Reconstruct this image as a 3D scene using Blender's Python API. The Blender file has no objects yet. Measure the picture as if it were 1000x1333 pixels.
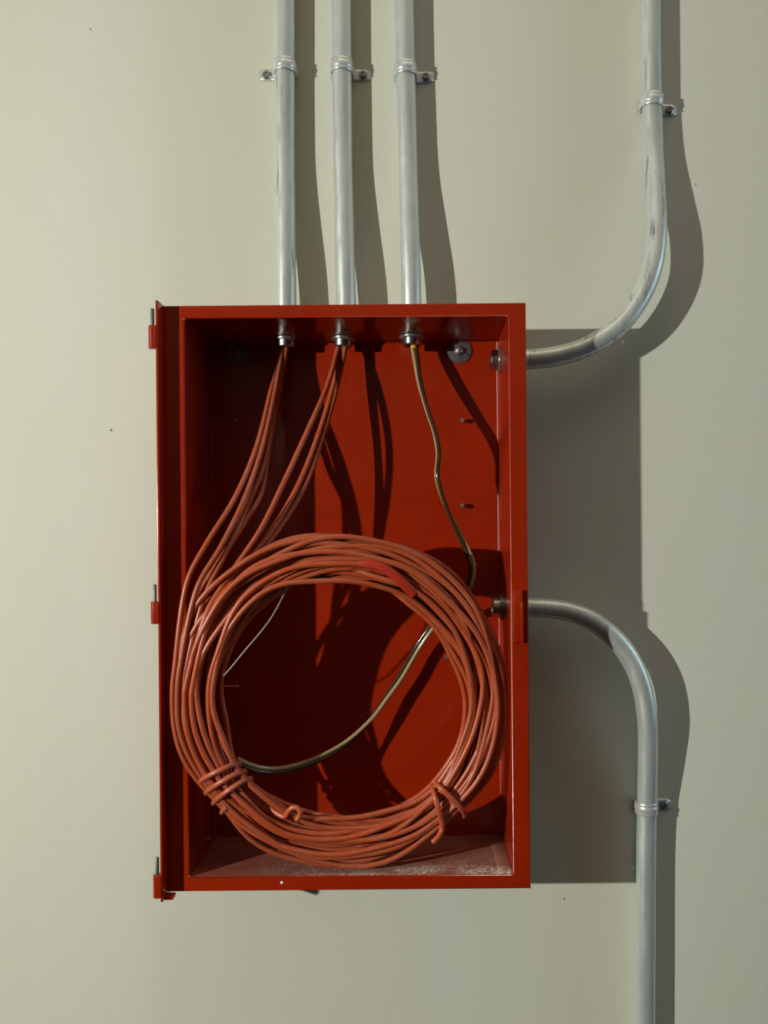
import bpy, bmesh, math, random
from mathutils import Vector, Matrix, Euler
random.seed(7)
C = bpy.context.scene.collection
S = bpy.context.scene
PI = math.pi

# ------------------------------------------------------------------ camera, world, lamps, exposure
D = 1.08            # camera to wall, metres
Z0 = 1.40           # camera height above the floor of the place
cam_data = bpy.data.cameras.new('camera')
cam = bpy.data.objects.new('camera', cam_data); C.objects.link(cam)
cam.location = (0, -D, Z0)
cam.rotation_euler = (PI/2, 0, 0)
cam_data.sensor_fit = 'VERTICAL'
cam_data.sensor_height = 36.0
cam_data.lens = 36.0 * D / 1.333
cam_data.shift_x = -40/1333
cam_data.shift_y = 27.5/1333
cam_data.clip_start = 0.01
S.camera = cam

world = bpy.data.worlds.new('world'); S.world = world; world.use_nodes = True
bg = world.node_tree.nodes['Background']
# dim warm room: lighter towards the ceiling, darker towards the floor
_nt = world.node_tree
_tc = _nt.nodes.new('ShaderNodeTexCoord'); _sp = _nt.nodes.new('ShaderNodeSeparateXYZ'); _rp = _nt.nodes.new('ShaderNodeValToRGB')
_mr = _nt.nodes.new('ShaderNodeMapRange'); _mr.inputs['From Min'].default_value = -1.0
_nt.links.new(_tc.outputs['Generated'], _sp.inputs[0]); _nt.links.new(_sp.outputs['Z'], _mr.inputs['Value']); _nt.links.new(_mr.outputs[0], _rp.inputs[0])
_rp.color_ramp.elements[0].position = 0.50; _rp.color_ramp.elements[0].color = (0.012, 0.0105, 0.008, 1)
_rp.color_ramp.elements[1].position = 0.85; _rp.color_ramp.elements[1].color = (0.255, 0.218, 0.168, 1)
_nt.links.new(_rp.outputs[0], bg.inputs[0])
bg.inputs[1].default_value = 1.0

def lamp(name, kind, loc, target, power, color, **kw):
    d = bpy.data.lights.new(name, kind); o = bpy.data.objects.new(name, d); C.objects.link(o)
    o.location = loc
    o.rotation_euler = (Vector(target) - Vector(loc)).to_track_quat('-Z', 'Y').to_euler()
    d.energy = power; d.color = color
    for k, v in kw.items(): setattr(d, k, v)
    return o
# site work lamp, far to the left (hard shadows)
lamp('work_lamp', 'SPOT', (-2.24, -1.90, Z0+0.251), (0.75, 0, Z0-0.10), 332, (0.965, 0.985, 0.905),
     shadow_soft_size=0.02, spot_size=math.radians(95), spot_blend=1.0)
# cool daylight from an opening far to the right
lamp('daylight_opening', 'AREA', (3.4, -0.75, Z0+0.5), (0.3, 0, Z0), 22, (0.58, 0.82, 1.0), shape='RECTANGLE', size=0.7, size_y=2.0)
# warm fill added overhead to lift the shadows on the wall
lamp('overhead_fill', 'AREA', (0.5, -0.85, Z0+2.3), (0.1, -0.1, Z0), 11, (1.0, 0.85, 0.62), shape='RECTANGLE', size=3.4, size_y=0.9)

S.view_settings.view_transform = 'Standard'
S.view_settings.look = 'None'
S.view_settings.gamma = 1.0
S.view_settings.use_curve_mapping = False
S.view_settings.exposure = 0.0

# ------------------------------------------------------------------ helpers
def at(px, py, h):
    """point h metres off the wall on the sight line of photo point (px, py)"""
    s = (D - h) / D
    return Vector(((px-540)*s*0.001, -h, Z0 + (694-py)*s*0.001))

def link(name, me, mat=None, parent=None, kind=None):
    o = bpy.data.objects.new(name, me); C.objects.link(o)
    if mat:
        for m in (mat if isinstance(mat, (list, tuple)) else [mat]): me.materials.append(m)
    if parent: o.parent = parent
    if kind: o['kind'] = kind
    return o

def from_bm(name, bm, mat=None, parent=None, smooth=35, kind=None):
    bmesh.ops.recalc_face_normals(bm, faces=bm.faces[:])
    me = bpy.data.meshes.new(name); bm.to_mesh(me); bm.free()
    if smooth:
        for p in me.polygons: p.use_smooth = True
        me.set_sharp_from_angle(angle=math.radians(smooth))
    return link(name, me, mat, parent, kind)

def thing(name, label, cat, loc=(0, 0, 0), rot=(0, 0, 0), group=None):
    o = bpy.data.objects.new(name, None); C.objects.link(o)
    o.empty_display_size = 0.02
    o.location = loc; o.rotation_euler = rot
    o['label'] = label; o['category'] = cat
    if group: o['group'] = group
    return o

def smooth_path(pts, step):
    """Catmull-Rom through pts, resampled at about step"""
    P = [Vector(p) for p in pts]
    P = [P[0]*2-P[1]] + P + [P[-1]*2-P[-2]]
    out = []
    for i in range(1, len(P)-2):
        p0, p1, p2, p3 = P[i-1], P[i], P[i+1], P[i+2]
        n = max(1, int(round((p2-p1).length/step)))
        t0 = 0; t1 = max(1e-6, (p1-p0).length**0.5); t2 = t1+max(1e-6, (p2-p1).length**0.5); t3 = t2+max(1e-6, (p3-p2).length**0.5)
        for k in range(n):
            t = t1+(t2-t1)*k/n
            A1 = p0*((t1-t)/(t1-t0))+p1*((t-t0)/(t1-t0)); A2 = p1*((t2-t)/(t2-t1))+p2*((t-t1)/(t2-t1)); A3 = p2*((t3-t)/(t3-t2))+p3*((t-t2)/(t3-t2))
            B1 = A1*((t2-t)/(t2-t0))+A2*((t-t0)/(t2-t0)); B2 = A2*((t3-t)/(t3-t1))+A3*((t-t1)/(t3-t1))
            out.append(B1*((t2-t)/(t2-t1))+B2*((t-t1)/(t2-t1)))
    out.append(P[-2])
    return out

def frames(pts):
    T = []
    for i in range(len(pts)):
        a = pts[max(0, i-1)]; b = pts[min(len(pts)-1, i+1)]
        d = b-a
        T.append(d.normalized() if d.length > 1e-9 else Vector((0, 0, 1)))
    n = T[0].orthogonal().normalized(); out = []
    for t in T:
        n = (n - t*n.dot(t)).normalized()
        out.append((t, n, t.cross(n)))
    return out

def tube_mesh(name, pts, r, sides=10, cap=True, rfun=None, origin=Vector((0, 0, 0)), flat=None):
    vs = []; fs = []
    F = frames(pts)
    for i, (p, (t, n, b)) in enumerate(zip(pts, F)):
        rr = rfun(i/(len(pts)-1))*r if rfun else r
        if flat:
            n = Vector((0, -1, 0)); n = (n - t*n.dot(t)).normalized(); b = t.cross(n)
        for k in range(sides):
            a = 2*PI*k/sides
            v = p + (n*math.cos(a)*(flat or 1) + b*math.sin(a))*rr - origin
            vs.append(v)
    m = len(pts)
    for i in range(m-1):
        for k in range(sides):
            k2 = (k+1) % sides
            fs.append((i*sides+k, i*sides+k2, (i+1)*sides+k2, (i+1)*sides+k))
    if cap:
        fs.append(tuple(range(sides))[::-1]); fs.append(tuple((m-1)*sides+k for k in range(sides)))
    me = bpy.data.meshes.new(name); me.from_pydata(vs, [], fs); me.update()
    for p in me.polygons: p.use_smooth = len(p.vertices) == 4
    return me

def lathe(bm, prof, M, sides=24, hexa=False):
    """prof: list of (radius, height); axis is local Z of M"""
    rings = []
    for r, z in prof:
        if r < 1e-7: rings.append([bm.verts.new(M @ Vector((0, 0, z)))])
        else: rings.append([bm.verts.new(M @ Vector((r*math.cos(2*PI*k/sides), r*math.sin(2*PI*k/sides), z))) for k in range(sides)])
    for a, b in zip(rings, rings[1:]):
        for k in range(sides):
            k2 = (k+1) % sides
            if len(a) == 1 and len(b) == 1: continue
            if len(a) == 1: bm.faces.new((a[0], b[k], b[k2]))
            elif len(b) == 1: bm.faces.new((a[k], b[0], a[k2]))
            else: bm.faces.new((a[k], b[k], b[k2], a[k2]))
    return bm

def box(bm, lo, hi, M=Matrix(), bevel=0):
    r = bmesh.ops.create_cube(bm, size=1.0)
    vs = r['verts']
    lo = Vector(lo); hi = Vector(hi)
    for v in vs:
        v.co = Vector((lo[i]+(hi[i]-lo[i])*(v.co[i]+0.5) for i in range(3)))
    if bevel:
        es = list({e for v in vs for e in v.link_edges})
        rb = bmesh.ops.bevel(bm, geom=es, offset=bevel, segments=2, profile=0.5, affect='EDGES')
        vs = list({v for f in rb['faces'] for v in f.verts})
    for v in vs: v.co = M @ v.co
    return bm

# ------------------------------------------------------------------ materials
def mat(name):
    m = bpy.data.materials.new(name); m.use_nodes = True
    nt = m.node_tree; b = nt.nodes['Principled BSDF']
    return m, nt, b
def N(nt, t, **kw):
    n = nt.nodes.new(t)
    for k, v in kw.items():
        if k in n.inputs: n.inputs[k].default_value = v
        else: setattr(n, k, v)
    return n
def ramp(nt, src, stops):
    r = nt.nodes.new('ShaderNodeValToRGB')
    e = r.color_ramp.elements
    while len(e) < len(stops): e.new(0.5)
    for x, (p, c) in zip(e, stops):
        x.position = p; x.color = (c, c, c, 1) if isinstance(c, (int, float)) else (*c, 1)
    nt.links.new(src, r.inputs[0]); return r.outputs[0]
def coords(nt, scale=(1, 1, 1), out='Object'):
    tc = nt.nodes.new('ShaderNodeTexCoord'); mp = nt.nodes.new('ShaderNodeMapping')
    mp.inputs['Scale'].default_value = scale
    nt.links.new(tc.outputs[out], mp.inputs[0]); return mp.outputs[0]
def noise(nt, vec, scale, detail=4, rough=0.55):
    n = N(nt, 'ShaderNodeTexNoise', Scale=scale, Detail=detail, Roughness=rough)
    nt.links.new(vec, n.inputs['Vector']); return n.outputs['Fac']
def mix(nt, fac, a, b):
    m = nt.nodes.new('ShaderNodeMix'); m.data_type = 'RGBA'
    if isinstance(fac, (int, float)): m.inputs[0].default_value = fac
    else: nt.links.new(fac, m.inputs[0])
    for i, c in ((6, a), (7, b)):
        if isinstance(c, tuple): m.inputs[i].default_value = (*c, 1)
        else: nt.links.new(c, m.inputs[i])
    return m.outputs[2]
def bump(nt, b, h, strength, dist):
    n = N(nt, 'ShaderNodeBump', Strength=strength, Distance=dist)
    nt.links.new(h, n.inputs['Height']); nt.links.new(n.outputs[0], b.inputs['Normal'])
def math_(nt, op, a, b=None):
    n = nt.nodes.new('ShaderNodeMath'); n.operation = op
    for i, v in enumerate((a, b)):
        if v is None: continue
        if isinstance(v, (int, float)): n.inputs[i].default_value = v
        else: nt.links.new(v, n.inputs[i])
    return n.outputs[0]

def wall_material():
    m, nt, b = mat('primed_drywall')
    o = coords(nt)
    stripes = ramp(nt, noise(nt, coords(nt, (5.0, 1, 0.35)), 1.0, 2, 0.5), [(0.38, 0.0), (0.62, 1.0)])
    blotch = ramp(nt, noise(nt, o, 9.0, 4, 0.6), [(0.35, 0.0), (0.7, 1.0)])
    col = mix(nt, stripes, (0.585, 0.585, 0.505), (0.63, 0.635, 0.565))
    # paler and yellower upright bands across the wall
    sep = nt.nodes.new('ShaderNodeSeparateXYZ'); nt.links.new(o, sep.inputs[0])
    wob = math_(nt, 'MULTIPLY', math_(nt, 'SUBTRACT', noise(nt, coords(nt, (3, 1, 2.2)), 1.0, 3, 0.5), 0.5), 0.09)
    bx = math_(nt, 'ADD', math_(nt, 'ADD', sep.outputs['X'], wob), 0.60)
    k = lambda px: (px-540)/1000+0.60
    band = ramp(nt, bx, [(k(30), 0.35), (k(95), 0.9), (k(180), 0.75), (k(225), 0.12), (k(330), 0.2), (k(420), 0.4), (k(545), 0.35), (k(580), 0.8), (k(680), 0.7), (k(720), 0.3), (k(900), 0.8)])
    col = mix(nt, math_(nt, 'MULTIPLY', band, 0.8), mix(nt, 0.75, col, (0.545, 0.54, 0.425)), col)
    col = mix(nt, math_(nt, 'MULTIPLY', blotch, 0.35), col, (0.61, 0.585, 0.47))
    fine = noise(nt, o, 180.0, 3, 0.6)
    col = mix(nt, math_(nt, 'MULTIPLY', ramp(nt, fine, [(0.3, 0.0), (0.7, 1.0)]), 0.10), col, (0.50, 0.48, 0.40))
    # small dents and specks; the pale ones paint plaster crumbs catching the light
    geo = nt.nodes.new('ShaderNodeNewGeometry')
    for (x, y, r, c) in ((145, 560, 0.0015, (0.12, 0.11, 0.09)), (735, 1170, 0.0012, (0.10, 0.09, 0.08)), (906, 240, 0.0014, (0.3, 0.28, 0.24)),
                         (811, 445, 0.0022, (0.9, 0.9, 0.86)), (824, 1130, 0.0022, (0.9, 0.9, 0.86)), (118, 38, 0.0016, (0.35, 0.32, 0.27))):
        d = nt.nodes.new('ShaderNodeVectorMath'); d.operation = 'DISTANCE'
        nt.links.new(geo.outputs['Position'], d.inputs[0]); d.inputs[1].default_value = at(x, y, 0)
        f = math_(nt, 'LESS_THAN', d.outputs['Value'], r)
        col = mix(nt, f, col, c)
    nt.links.new(col, b.inputs['Base Color'])
    b.inputs['Roughness'].default_value = 0.75
    h = math_(nt, 'ADD', math_(nt, 'MULTIPLY', fine, 0.25), noise(nt, o, 55.0, 3, 0.5))
    bump(nt, b, h, 0.25, 0.0012)
    return m

def red_paint(dusty=False):
    m, nt, b = mat('red_enamel_dusty' if dusty else 'red_enamel')
    o = coords(nt)
    n = ramp(nt, noise(nt, o, 14.0, 4, 0.6), [(0.3, 0.0), (0.7, 1.0)])
    col = mix(nt, n, (0.262, 0.0135, 0.0012), (0.30, 0.0175, 0.0016))
    rough = ramp(nt, noise(nt, o, 60.0, 3, 0.6), [(0.3, 0.17), (0.7, 0.27)])
    if dusty:
        d1 = ramp(nt, noise(nt, coords(nt, (1, 1.8, 1)), 26.0, 6, 0.7), [(0.40, 0.0), (0.62, 1.0)])
        sp = nt.nodes.new('ShaderNodeSeparateXYZ'); nt.links.new(o, sp.inputs[0])
        # heaped dust lies thickest towards the open front edge, right of the middle
        fr = nt.nodes.new('ShaderNodeMapRange'); fr.inputs['From Min'].default_value = -0.075; fr.inputs['From Max'].default_value = -0.112
        nt.links.new(sp.outputs['Y'], fr.inputs['Value'])
        mx = nt.nodes.new('ShaderNodeMapRange'); mx.inputs['From Min'].default_value = -0.12; mx.inputs['From Max'].default_value = 0.03
        nt.links.new(sp.outputs['X'], mx.inputs['Value'])
        fine = ramp(nt, noise(nt, o, 230.0, 4, 0.7), [(0.40, 0.0), (0.60, 1.0)])
        film = math_(nt, 'MULTIPLY', math_(nt, 'ADD', math_(nt, 'MULTIPLY', d1, 0.30), 0.32), math_(nt, 'ADD', math_(nt, 'MULTIPLY', mx.outputs[0], 0.45), 0.55))  # film thinned to the left, painting in the shade on the floor there
        col = mix(nt, film, col, (0.36, 0.27, 0.20))
        heap = math_(nt, 'MULTIPLY', math_(nt, 'MULTIPLY', fr.outputs[0], mx.outputs[0]), math_(nt, 'MULTIPLY', math_(nt, 'ADD', math_(nt, 'MULTIPLY', d1, 0.9), 0.1), fine))
        col = mix(nt, heap, col, (0.80, 0.77, 0.68))
        b.inputs['Roughness'].default_value = 0.6
        bump(nt, b, fine, 0.2, 0.001)
    else:
        nt.links.new(rough, b.inputs['Roughness'])
        bump(nt, b, noise(nt, o, 90.0, 3, 0.5), 0.06, 0.001)
    nt.links.new(col, b.inputs['Base Color'])
    b.inputs['Specular IOR Level'].default_value = 0.5
    return m

def steel(name, base, rough, streak=0.0, grime=0.3, stretch=(60, 60, 5), metal=1.0):
    m, nt, b = mat(name)
    o = coords(nt, stretch)
    n = ramp(nt, noise(nt, o, 1.0, 5, 0.6), [(0.35, 0.0), (0.7, 1.0)])
    dark = tuple(c*(1-grime) for c in base)
    col = mix(nt, n, dark, base)
    if streak:
        s = ramp(nt, noise(nt, coords(nt, (110, 110, 7)), 1.0, 5, 0.65), [(0.57, 0.0), (0.65, 1.0)])
        col = mix(nt, math_(nt, 'MULTIPLY', s, streak), col, (0.07, 0.07, 0.075))
    nt.links.new(col, b.inputs['Base Color'])
    b.inputs['Metallic'].default_value = metal
    r = ramp(nt, noise(nt, coords(nt, (150, 150, 30)), 1.0, 3, 0.6), [(0.3, rough-0.06), (0.7, rough+0.10)])
    nt.links.new(r, b.inputs['Roughness'])
    return m

def cable_material(name='cable_jacket', base=(0.42, 0.064, 0.013), dust=(0.45, 0.15, 0.105), amt=0.40):
    m, nt, b = mat(name)
    o = coords(nt)
    n = ramp(nt, noise(nt, o, 45.0, 5, 0.65), [(0.38, 0.0), (0.70, 1.0)])
    g = nt.nodes.new('ShaderNodeNewGeometry'); sp = nt.nodes.new('ShaderNodeSeparateXYZ'); nt.links.new(g.outputs['Normal'], sp.inputs[0])
    oi = nt.nodes.new('ShaderNodeObjectInfo')
    base = mix(nt, oi.outputs['Random'], base, tuple(x*y for x, y in zip(base, (0.84, 1.1, 2.0))))
    up = ramp(nt, sp.outputs['Z'], [(0.0, 0.45), (0.8, 1.0)])       # dust settles on what faces up
    col = mix(nt, math_(nt, 'MULTIPLY', math_(nt, 'MULTIPLY', n, up), amt), base, dust)
    f = ramp(nt, noise(nt, o, 700.0, 2, 0.6), [(0.62, 0.0), (0.72, 1.0)])
    col = mix(nt, math_(nt, 'MULTIPLY', math_(nt, 'MULTIPLY', f, n), 0.35), col, (0.7, 0.55, 0.48))
    nt.links.new(col, b.inputs['Base Color'])
    b.inputs['Roughness'].default_value = 0.36
    bump(nt, b, noise(nt, o, 300.0, 2, 0.5), 0.15, 0.0006)
    return m

def plain(name, col, rough, metal=0.0, var=0.15):
    m, nt, b = mat(name)
    n = noise(nt, coords(nt), 120.0, 3, 0.6)
    c = mix(nt, n, tuple(x*(1-var) for x in col), tuple(min(1, x*(1+var)) for x in col))
    nt.links.new(c, b.inputs['Base Color'])
    b.inputs['Roughness'].default_value = rough; b.inputs['Metallic'].default_value = metal
    return m

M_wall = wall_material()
M_red = red_paint(); M_dust = red_paint(True)
M_emt = steel('galvanised_conduit', (0.72, 0.77, 0.735), 0.36, grime=0.18, metal=0.58)
M_emt_dirty = steel('galvanised_conduit_scuffed', (0.72, 0.77, 0.735), 0.36, grime=0.22, streak=0.6, metal=0.58)
M_zinc = steel('zinc_strap', (0.70, 0.73, 0.71), 0.30, grime=0.12, metal=0.5, stretch=(80, 80, 80))
M_bush = steel('bright_bushing_steel', (0.62, 0.62, 0.58), 0.24, grime=0.25, stretch=(90, 90, 90))
M_screw = steel('dull_screw_steel', (0.42, 0.42, 0.41), 0.30, metal=0.8, stretch=(200, 200, 200))
M_washer = steel('grey_washer_steel', (0.34, 0.33, 0.31), 0.42, stretch=(90, 90, 90))
M_pin = plain('hinge_pin_steel', (0.16, 0.18, 0.17), 0.45, 0.6)
M_cable = cable_material()
M_tie = cable_material('tie_jacket', (0.46, 0.078, 0.022), (0.45, 0.16, 0.11), 0.35)
M_tape = plain('red_tape', (0.38, 0.022, 0.006), 0.45)
M_pale = plain('beige_insulation', (0.36, 0.26, 0.14), 0.12)
M_black = plain('dark_insulation', (0.045, 0.025, 0.010), 0.10)
M_yellow = plain('yellow_sleeve', (0.62, 0.33, 0.04), 0.4)
M_wire = plain('bare_thin_wire', (0.30, 0.26, 0.23), 0.4, 0.0)
M_white = plain('white_paint_fleck', (0.8, 0.78, 0.72), 0.6)

# ------------------------------------------------------------------ the setting
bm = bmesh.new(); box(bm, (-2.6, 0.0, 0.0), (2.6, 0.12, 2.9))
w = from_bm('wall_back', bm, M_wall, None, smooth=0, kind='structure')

# ------------------------------------------------------------------ the red box
BOX_ROT = math.radians(-0.5)
BOX_LOC = Vector((-0.0796, 0.0, Z0-0.0738))
jb = thing('junction_box', 'open red metal junction box on the wall, its door taken off', 'electrical box', BOX_LOC, (0, BOX_ROT, 0))
BM_ = Matrix.Translation(BOX_LOC) @ Euler((0, BOX_ROT, 0)).to_matrix().to_4x4()
BMI = BM_.inverted()
def loc_at(px, py, h): return BMI @ at(px, py, h)
XL, XR, ZB, ZT = -0.183, 0.190, -0.321, 0.322       # opening
OL, OR_, OB, OT = -0.2085, 0.2105, -0.3375, 0.3375  # flange
HF = 0.125
def build_body():
    t = 0.0015; e = 0.0018
    rings = [  # xl, xr, zb, zt, h
        (XL+.003, XR-.003, ZB+.003, ZT-.003, 0.003), (XL+.0016, XR-.0016, ZB+.0016, ZT-.0016, 0.0034), (XL+.0004, XR-.0004, ZB+.0004, ZT-.0004, 0.0046),
        (XL, XR, ZB, ZT, 0.006), (XL, XR, ZB, ZT, HF-e),
        (XL-e*0.3, XR+e*0.3, ZB-e*0.3, ZT+e*0.3, HF-e*0.3), (XL-e, XR+e, ZB-e, ZT+e, HF),
        (OL+e, OR_-e, OB+e, OT-e, HF), (OL+e*0.3, OR_-e*0.3, OB+e*0.3, OT-e*0.3, HF-e*0.3), (OL, OR_, OB, OT, HF-e),
        (OL, OR_, OB, OT, HF-0.014), (OL+t, OR_-t, OB+t, OT-t, HF-0.014), (OL+t, OR_-t, OB+t, OT-t, HF-0.003),
        (XL-t, XR+t, ZB-t, ZT+t, HF-0.003), (XL-t, XR+t, ZB-t, ZT+t, 0.0004)]
    bm = bmesh.new(); R = []
    for xl, xr, zb, zt, h in rings:
        R.append([bm.verts.new((xl, -h, zb)), bm.verts.new((xr, -h, zb)), bm.verts.new((xr, -h, zt)), bm.verts.new((xl, -h, zt))])
    bm.faces.new(R[0]); bm.faces.new(R[-1])
    for i, (a, b) in enumerate(zip(R, R[1:])):
        for k in range(4):
            f = bm.faces.new((a[k], a[(k+1) % 4], b[(k+1) % 4], b[k]))
            if i == 3 and k == 0: f.material_index = 1
    o = from_bm('body', bm, [M_red, M_dust], jb, smooth=46)
    wn = o.modifiers.new('flat_faces', 'WEIGHTED_NORMAL'); wn.keep_sharp = True
    return o
build_body()
# hinge edge strip standing forward along the left edge
bm = bmesh.new(); box(bm, (OL-0.0022, -0.1425, OB-0.004), (OL+0.0006, -0.110, OT+0.0015), bevel=0.0005)
from_bm('hinge_strip', bm, M_red, jb)
# lap of the right wall folded onto the floor of the box
bm = bmesh.new(); box(bm, (XR-0.016, -0.121, ZB), (XR-0.0002, -0.006, ZB+0.0016), bevel=0.0005)
from_bm('corner_lap', bm, M_dust, jb)
# three knuckles with their pins
for py0, py1, px in ((424, 454, 203.5), (783, 812, 207), (1138, 1168, 214)):
    a = loc_at(px, py1, 0.139); b = loc_at(px, py0, 0.139)
    kx = OL-0.0065
    bm = bmesh.new()
    M = Matrix.Translation((kx, -0.139, a.z))
    hgt = b.z-a.z
    lathe(bm, [(0, 0), (0.0042, 0), (0.0048, 0.0006), (0.0048, hgt-0.0006), (0.0042, hgt), (0, hgt)], M, 20)
    box(bm, (kx-0.001, -0.1435, a.z+0.0004), (OL-0.001, -0.134, b.z-0.0004), bevel=0.0004)
    kn = from_bm('hinge_knuckle', bm, M_red, jb)
    bm = bmesh.new()
    M = Matrix.Translation((kx-0.0002, -0.139, b.z-0.001))
    lathe(bm, [(0, 0), (0.0021, 0), (0.0021, 0.0195), (0.0015, 0.0205), (0, 0.0205)], M, 16)
    p = from_bm('hinge_pin', bm, M_pin, kn); p['label'] = 'bare dark steel pin'
# the shelf under the lowest knuckle
bm = bmesh.new(); box(bm, (OL-0.0015, -0.136, OB-0.0045), (OL+0.010, -0.124, OB-0.0005), bevel=0.0005)
from_bm('hinge_foot', bm, M_red, jb)
# catch of the door on the right flange
bm = bmesh.new()
a = loc_at(668, 836, HF); b = loc_at(680, 768, HF)
box(bm, (a.x, -0.1305, a.z), (b.x, -0.1245, b.z), bevel=0.0009)
box(bm, (b.x-0.003, -0.1345, a.z), (b.x, -0.1295, b.z-0.012), bevel=0.0007)
from_bm('door_catch', bm, M_red, jb)
# bolts with large washers through the back
Mout = Euler((PI/2, 0, 0)).to_matrix().to_4x4()     # local Z -> -Y (out of the wall)
def out_at(v): return Matrix.Translation(v) @ Mout
for px, py in ((310, 458), (598, 457)):
    v = loc_at(px, py, 0.003); v.y = -0.003
    bm = bmesh.new()
    lathe(bm, [(0.0052, 0.002), (0.0052, 0.0032), (0.0050, 0.0036)], out_at(v), 6)
    lathe(bm, [(0, 0.0), (0.0058, 0.0019), (0.0058, 0.0030), (0.0042, 0.0062), (0.0018, 0.0072), (0, 0.0072)], out_at(v), 20)
    s = from_bm('mounting_bolt', bm, M_screw, jb)
    bm = bmesh.new()
    lathe(bm, [(0, 0), (0.0158, 0), (0.0162, 0.0006), (0.0158, 0.0016), (0.0075, 0.0019), (0, 0.0019)], out_at(v), 36)
    from_bm('washer', bm, M_washer, s)
# small studs on the back and on the left wall
for px, py in ((603, 547), (603, 658), (582, 855), (308, 548)):
    v = loc_at(px, py, 0.010); v.y = -0.0025
    bm = bmesh.new()
    lathe(bm, [(0, 0), (0.0022, 0.0), (0.0022, 0.0075), (0.0031, 0.0078), (0.0031, 0.0095), (0.0018, 0.0112), (0, 0.0114)], out_at(v), 12)
    from_bm('stud', bm, M_screw, jb)
for px, py in ((264, 443), (266, 1092)):
    v = loc_at(px, py, 0.055); v.x = XL-0.0005
    bm = bmesh.new()
    lathe(bm, [(0, 0), (0.0026, 0), (0.0026, 0.0085), (0.0016, 0.0100), (0, 0.0102)], Matrix.Translation(v) @ Euler((0, PI/2, 0)).to_matrix().to_4x4(), 12)
    from_bm('stud', bm, M_red, jb)
# weld beads in the corners and one fleck of white paint
for x, z in ((XL, ZT), (XL, ZB), (XR, ZT), (XR, ZB)):
    bm = bmesh.new()
    bmesh.ops.create_icosphere(bm, subdivisions=2, radius=0.0026, matrix=Matrix.Translation((x, -HF+0.0025, z)))
    from_bm('weld_bead', bm, M_red, jb)
v = loc_at(367, 1149, HF)
bm = bmesh.new(); lathe(bm, [(0, 0.0), (0.0018, 0.0), (0.0012, 0.0006), (0, 0.0007)], out_at((v.x, -HF, v.z)), 10)
q = from_bm('paint_fleck', bm, M_white, jb); q['label'] = 'white paint fleck'

# ------------------------------------------------------------------ conduits and their straps
RC = 0.0125
def conduit(label, pts, material, entry, nut_r=0.0115, group=None):
    """pts as (px, py, h); entry: direction into the box, 'down' or 'left'"""
    P = [at(*p) for p in pts]
    base = P[0].copy()
    t = thing('conduit', label, 'conduit', base, (0, 0, 0), group)
    path = smooth_path(P, 0.006)
    o = link('tube', tube_mesh('tube', path, RC, 28, True, origin=base), material, t)
    end = P[-1]-base; d = Vector((0, 0, -1)) if entry == 'down' else Vector((-1, 0, 0))
    Mx = Matrix.Translation(end) @ d.to_track_quat('Z', 'Y').to_matrix().to_4x4()
    bm = bmesh.new()   # connector body outside the box
    lathe(bm, [(RC+0.0002, -0.034), (RC+0.003, -0.034), (RC+0.003, -0.012), (RC+0.0045, -0.011), (RC+0.0045, -0.0066), (RC+0.0002, -0.0066)], Mx, 28)
    from_bm('connector', bm, M_zinc, t)
    bm = bmesh.new()   # locknut and bushing inside the box
    lathe(bm, [(0.006, -0.0040), (nut_r*1.28, -0.0038), (nut_r*1.28, -0.0008), (nut_r*1.12, 0.0), (0.006, 0.0)], Mx, 12)
    from_bm('locknut', bm, M_screw, t)
    bm = bmesh.new()
    lathe(bm, [(nut_r, -0.001), (nut_r, 0.0075), (nut_r*0.9, 0.009), (nut_r*0.74, 0.009), (nut_r*0.70, 0.004), (nut_r*0.70, -0.002)], Mx, 24)
    from_bm('bushing', bm, M_bush, t)
    return t
# entry points sit just inside the top wall / right wall of the box
zin = (Z0-0.0738)+ZT
def top_entry(px, h):
    s = (D-h)/D
    x = (px-540)*s*0.001
    z = (BM_ @ Vector((x-BOX_LOC.x, -h, ZT))).z
    return (px, 694-(z-Z0)/s*1000+4, h)
conduit('steel conduit entering the box top, leftmost of the three', [(371, -70, .016), (371, 40, .016), (371, 130, .016), (371.5, 220, .017), (372, 290, .022), (372.5, 350, .027), (373, 400, .029), top_entry(372.5, .029)], M_emt_dirty, 'down')
conduit('steel conduit entering the box top, middle of the three', [(444, -70, .016), (444.5, 40, .016), (445.5, 130, .016), (446.5, 220, .017), (448, 290, .022), (449.5, 350, .027), (450.5, 400, .029), top_entry(447, .029)], M_emt, 'down')
conduit('steel conduit entering the box top, rightmost of the three', [(525, -70, .016), (526.5, 40, .016), (529, 130, .016), (531, 220, .018), (533, 290, .025), (535, 350, .031), (536, 400, .033), top_entry(537, .033)], M_emt, 'down', 0.0130)
def side_entry(py, h):
    s = (D-h)/D
    z = Z0+(694-py)*s*0.001
    x = (BM_ @ Vector((XR, -h, z-BOX_LOC.z))).x-0.004
    return (540+x/s*1000, py, h)
conduit('steel conduit bending from the upper right of the wall into the box side', [(847, -70, .016), (847.5, 50, .016), (849, 140, .016), (851, 200, .019), (853.5, 250, .027), (855.5, 300, .035), (849.5, 348, .040), (832, 390, .041), (804, 426, .041), (765, 451, .041), (728, 463, .041), (690, 468, .041), side_entry(469, .041)], M_emt_dirty, 'left', 0.0130)
conduit('steel conduit bending from the box side down to the bottom of the wall', [(840, 1420, .016), (840.5, 1250, .016), (841.5, 1100, .016), (842.5, 1045, .018), (843.5, 985, .026), (842.5, 935, .032), (834.5, 890, .034), (819, 855, .034), (795, 826, .034), (764, 804.5, .034), (731, 794, .034), (690, 790.5, .034), side_entry(790, .034)], M_emt, 'left', 0.0130)

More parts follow.
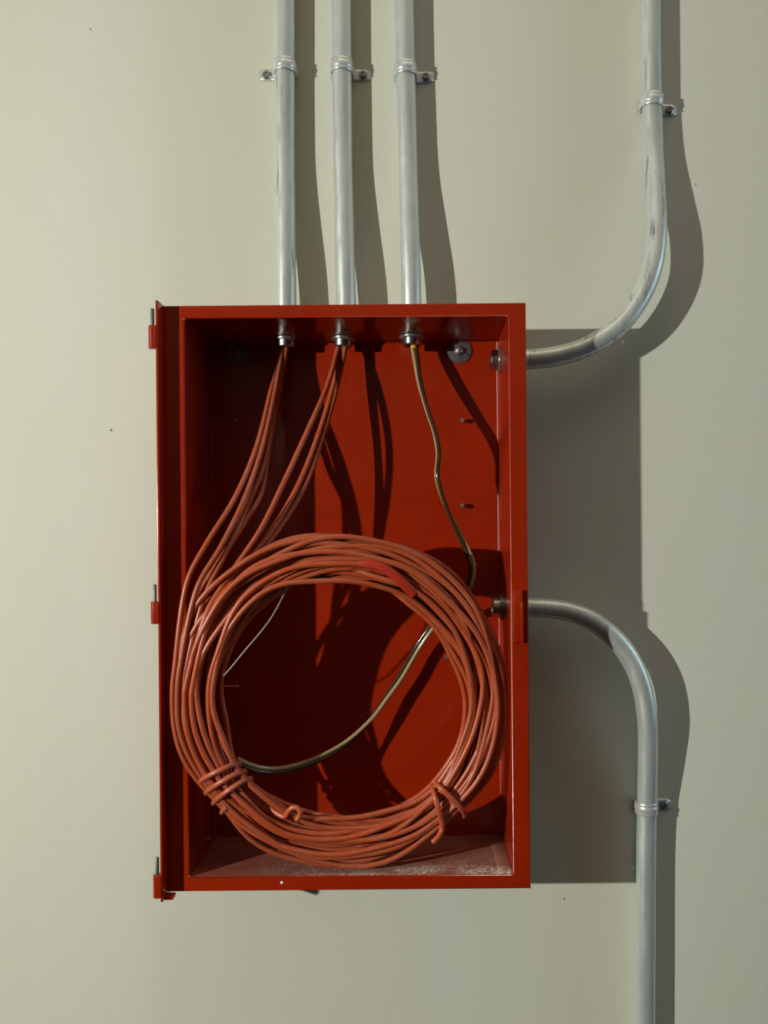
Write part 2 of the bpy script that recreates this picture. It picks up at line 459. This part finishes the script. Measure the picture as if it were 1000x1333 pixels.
def strap(px, py, side, label, tilt=0.0, hc=0.016):
    c = at(px, py, hc)
    t = thing('conduit_strap', label, 'pipe strap', (c.x, 0, c.z), (0, tilt, 0), 'conduit straps on the wall')
    r = RC+0.0004
    prof = [(side*(r+0.0235), 0.0006), (side*(r+0.017), 0.0006), (side*(r+0.008), 0.0006), (side*(r+0.0035), 0.0010), (side*(r+0.0012), 0.0035), (side*r, 0.009)]
    prof += [(side*r*math.cos(a), hc+r*math.sin(a)) for a in [k*PI/14 for k in range(0, 15)]]
    prof += [(-side*r, 0.008), (-side*(r+0.0016), 0.004)]
    bm = bmesh.new(); rows = []
    n = len(prof)
    for i, (x, h) in enumerate(prof):
        tab = i < 4
        W = (0.0078 if not tab else 0.0076)
        if i == 0: W *= 0.62
        row = []
        for k in range(7):
            u = k/3-1
            rib = 0.0
            if not tab and i > 4: rib = 0.0013*max(0, 1-abs(u)*1.5) + (0.0010 if abs(u) > .95 else 0)
            # push the rib away from the conduit axis
            dx, dh = (x, h-hc); L = math.hypot(dx, dh) or 1
            if h < hc: dx, dh, L = (x, 0, abs(x))
            for_x = x+dx/L*rib; for_h = h+dh/L*rib
            row.append(bm.verts.new((for_x, -for_h, u*W + (-0.0015 if tab else 0))))
        rows.append(row)
    for a, b in zip(rows, rows[1:]):
        for k in range(6): bm.faces.new((a[k], a[k+1], b[k+1], b[k]))
    o = from_bm('band', bm, M_zinc, t, smooth=50)
    so = o.modifiers.new('thickness', 'SOLIDIFY'); so.thickness = 0.0013; so.offset = 0
    sx = side*(r+0.0135)
    Mx = out_at((sx, -0.0008, -0.0015))
    bm = bmesh.new()
    lathe(bm, [(0, 0.0), (0.0056, 0.0), (0.0058, 0.0010), (0.0050, 0.0016), (0, 0.0016)], Mx, 24)
    lathe(bm, [(0.0040, 0.0014), (0.0040, 0.0044), (0.0036, 0.0050), (0.0018, 0.0050), (0.0014, 0.0040), (0, 0.0040)], Mx, 6)
    from_bm('screw', bm, M_screw, t)
    return t
strap(371, 88, -1, 'zinc conduit strap with its screw tab on the left')
strap(445, 88, 1, 'zinc conduit strap with right tab on the middle of three conduits')
strap(528, 92, 1, 'zinc conduit strap with right tab on the rightmost of three top conduits', tilt=math.radians(-3))
strap(849, 133, 1, 'zinc conduit strap on the conduit at the upper right of the wall', tilt=math.radians(3))
strap(842, 1051, 1, 'zinc conduit strap on the conduit below and right of the box', hc=0.0165)

# ------------------------------------------------------------------ the coil of red cable
CX, CY = 444.0, 910.0
RB, RU, RV = 185.5, 30.5, 0.0150
RCAB = 0.00325
TIES = (math.radians(143.5), math.radians(46))
def coil_h(th): return 0.1185 - 0.0165*math.cos(th) - 0.0115*math.sin(th)
def wrapd(a): return (a+PI) % (2*PI)-PI
def pinch(th): return 1-sum(0.16*math.exp(-(wrapd(th-t)/0.26)**2) for t in TIES)
def coil_pt(th, u, v):
    p = pinch(th)
    rt = max(0.0, math.cos(th))**2
    R = RB + 2.5*math.sin(2*th+0.6) + 1.5*rt + u*RU*p*(1-0.12*rt)
    return (CX+R*math.cos(th), CY+R*math.sin(th), coil_h(th)+v*RV*p)
coil = thing('cable_coil', 'coil of dusty orange-red cable tied twice, resting inside the red box', 'cable', at(CX, 1128, 0.105))
CO = coil.location.copy()
def sm(x): x = max(0, min(1, x)); return x*x*(3-2*x)

# slots over the section of the bundle
slots = []
du = 7.6/RU; dv = 0.0066/RV
j = -3
while j <= 3:
    for i in range(-6, 7):
        u = (i+(0.5 if j % 2 else 0))*du; v = j*dv*0.9
        if (u/1.04)**2+(v/1.14)**2 <= 1.0: slots.append((u, v))
    j += 1
random.shuffle(slots)
print('slots', len(slots))
leads = [
    (1.06, 0.55, [(366, 446, .030), (353, 508, .047), (333, 585, .082), (305, 650, .110), (270, 706, .131), (244, 757, .141)]),
    (0.85, 0.95, [(369, 446, .029), (357, 515, .049), (339, 592, .084), (316, 655, .112), (287, 713, .134), (257, 765, .146)]),
    (0.60, 0.75, [(371, 446, .028), (359, 520, .045), (345, 600, .078), (320, 664, .106), (293, 722, .130), (267, 775, .142)]),
    (0.95, 0.00, [(374, 446, .029), (361, 522, .040), (348, 598, .065), (341, 640, .085), (322, 675, .108), (286, 730, .128), (255, 780, .134)]),
    (0.55, 1.15, [(442, 446, .029), (427, 500, .056), (400, 562, .085), (371, 625, .104), (339, 690, .118), (302, 745, .138), (270, 797, .150)]),
    (0.25, 1.15, [(447, 446, .028), (433, 506, .043), (411, 576, .066), (386, 636, .085), (353, 692, .106), (314, 742, .132), (278, 792, .150)]),
    (0.35, 0.75, [(451, 446, .029), (437, 510, .042), (417, 578, .062), (395, 637, .080), (362, 690, .100), (324, 738, .124), (289, 787, .142)]),
]
NT = 5
free = slots[:]
def take(near):
    free.sort(key=lambda s: (s[0]-near[0])**2+(s[1]-near[1])**2*0.8+random.random()*0.5)
    return free.pop(0)
for ci, (lu, lv, lp) in enumerate(leads):
    seq = [(lu, lv)]
    for k in range(NT):
        if not free: break
        seq.append(take(seq[-1] if k else (random.uniform(-.2, .9), random.uniform(-.5, .9))))
    ph = [random.uniform(0, 6.28) for _ in range(8)]
    turns = len(seq)-1
    start = math.radians(-10 if ci < 4 else -2)
    total = turns*2*PI - random.uniform(0.2, 1.6)
    n = int(total/math.radians(3.0))
    trans = [random.uniform(0.10, 0.45) for _ in range(turns+1)]
    P = [at(*p) for p in lp]
    for i in range(n+1):
        tail = sm(1-(n-i)/16)      # the cut ends are tucked away behind the bundle
        phi = start + total*i/n
        x = max(0, phi)/(2*PI); k = min(int(x), turns-1); f = x-k
        a = seq[k]; b = seq[min(k+1, turns)]
        if k == 0: w = sm((f-0.03)/0.30)
        else: w = sm((f-trans[k])/0.40)
        u = a[0]+(b[0]-a[0])*w; v = a[1]+(b[1]-a[1])*w
        loose = min(1.0, max(0.0, phi/0.8))
        u += loose*(0.15*math.sin(1.7*phi+ph[0])+0.13*math.sin(3.3*phi+ph[1])+0.07*math.sin(6.1*phi+ph[2])+0.025*math.sin(11.3*phi+ph[5]))*pinch(PI-phi)**2
        v += loose*(0.14*math.sin(1.3*phi+ph[3])+0.12*math.sin(2.9*phi+ph[4]))
        v += (-1.15-v)*tail; u *= 1-0.5*tail
        th = PI-phi
        q = at(*coil_pt(th, u, v))
        zf = (BM_ @ Vector((q.x-BOX_LOC.x, q.y, ZB))).z+RCAB+0.0002
        if q.z < zf and q.y > -HF-0.002: q.z = zf
        P.append(q)
    path = smooth_path(P, 0.0075)
    link('cable', tube_mesh('cable', path, RCAB, 10, origin=CO), M_cable, coil)

def coil_cable(name, pts, r=RCAB, material=None, label=None, flat=None, step=0.003):
    path = smooth_path([at(*p) for p in pts], step)
    o = link(name, tube_mesh(name, path, r, 10, origin=CO, flat=flat), material or M_tie, coil)
    if label: o['label'] = label
    return o
# tie of three wraps, lower left
pts = []
for i in range(3*16+5):
    a = 2*PI*i/16 - 0.7
    th = TIES[0] + math.radians(6.5) - math.radians(4.4)*(i/16) + math.radians(1.2)*math.sin(a)
    R = RB + 28.5*math.cos(a); hh = coil_h(th)+0.0205*math.sin(a)
    pts.append((CX+R*math.cos(th), CY+R*math.sin(th), hh))
coil_cable('tie', pts)
h2 = coil_h(TIES[1])
coil_cable('tie', [(583, 1052, h2-.015), (572, 1030, h2-.012), (567, 1020, h2+.006), (575, 1027, h2+.0165), (590, 1042, h2+.017), (603, 1056, h2+.010), (604, 1062, h2-.004),
                   (592, 1050, h2-.015), (574, 1030, h2-.015), (563, 1023, h2), (566, 1036, h2+.0165), (571, 1054, h2+.019), (575, 1069, h2+.014), (575, 1081, h2+.013), (570, 1090, h2+.016), (563, 1097, h2+.017)])
h3 = coil_h(math.radians(113))
coil_cable('cable_end', [(345, 1046, h3+.004), (360, 1058, h3+.010), (371, 1063, h3+.015), (376, 1056, h3+.0185), (382, 1051, h3+.020), (389, 1053, h3+.021), (391, 1060, h3+.021), (386, 1068, h3+.020)], step=0.002)
coil_cable('cable_end', [(262, 895, .126), (275, 893, .126), (290, 893, .126), (300, 893.5, .125), (311, 893, .124)], r=0.0012)
ht = coil_h(math.radians(-75))
coil_cable('tape_wrap', [(452, 735, ht+.010), (470, 733, ht+.0135), (492, 737, ht+.0145), (508, 745, ht+.014), (522, 757, ht+.0125), (541, 775, ht+.0075)], r=0.0060, material=M_tape, label='bright red tape along the strands', flat=0.45)

# ------------------------------------------------------------------ two-core wire from the third conduit
wp = [(538, 444, .033), (541, 462, .036), (546, 495, .047), (556, 532, .058), (567, 566, .066), (571, 592, .070), (569, 618, .072), (578, 652, .073), (594, 688, .074), (609, 718, .074), (615, 738, .074), (612, 760, .070),
      (596, 784, .054), (570, 807, .036), (545, 841, .028), (521, 882, .028), (503, 908, .029), (485, 934, .032), (450, 968, .045), (402, 993, .070), (358, 1003, .094), (328, 999, .112), (308, 990, .120)]
wire = thing('two_core_wire', 'pale and dark two-core wire hanging from the rightmost top conduit, behind the coil', 'wire', at(*wp[0]))
WO = wire.location.copy()
path = smooth_path([at(*p) for p in wp], 0.004)
F = frames(path)
acc = 0.0; pa = []; pb = []
for i, p in enumerate(path):
    if i: acc += (path[i]-path[i-1]).length
    ang = 0.9+acc*9+0.5*math.sin(acc*23)
    t, n, b = F[i]
    d = (n*math.cos(ang)+b*math.sin(ang))*0.0023
    pa.append(p+d); pb.append(p-d)
o = link('core', tube_mesh('core', pa, 0.0026, 10, origin=WO), M_pale, wire); o['label'] = 'pale beige core'
o = link('core', tube_mesh('core', pb, 0.0026, 10, origin=WO), M_black, wire); o['label'] = 'dark brown core'
o = link('sleeve', tube_mesh('sleeve', path[:4], 0.0044, 14, origin=WO), M_yellow, wire); o['label'] = 'yellow sleeve end'

# ------------------------------------------------------------------ stray thin wire
tp = [(378, 758, .136), (374, 765, .134), (362, 789, .146), (352, 806, .150), (340, 822, .152), (318, 848, .152), (300, 870, .150), (290, 881, .144), (284, 884, .133)]
base = at(*tp[0])
tw = link('thin_wire', tube_mesh('thin_wire', smooth_path([at(*p)-base for p in tp], 0.004), 0.0009, 8), M_wire)
tw.location = base
tw['label'] = 'thin grey stray wire slanting across the upper left of the coil opening'; tw['category'] = 'wire'
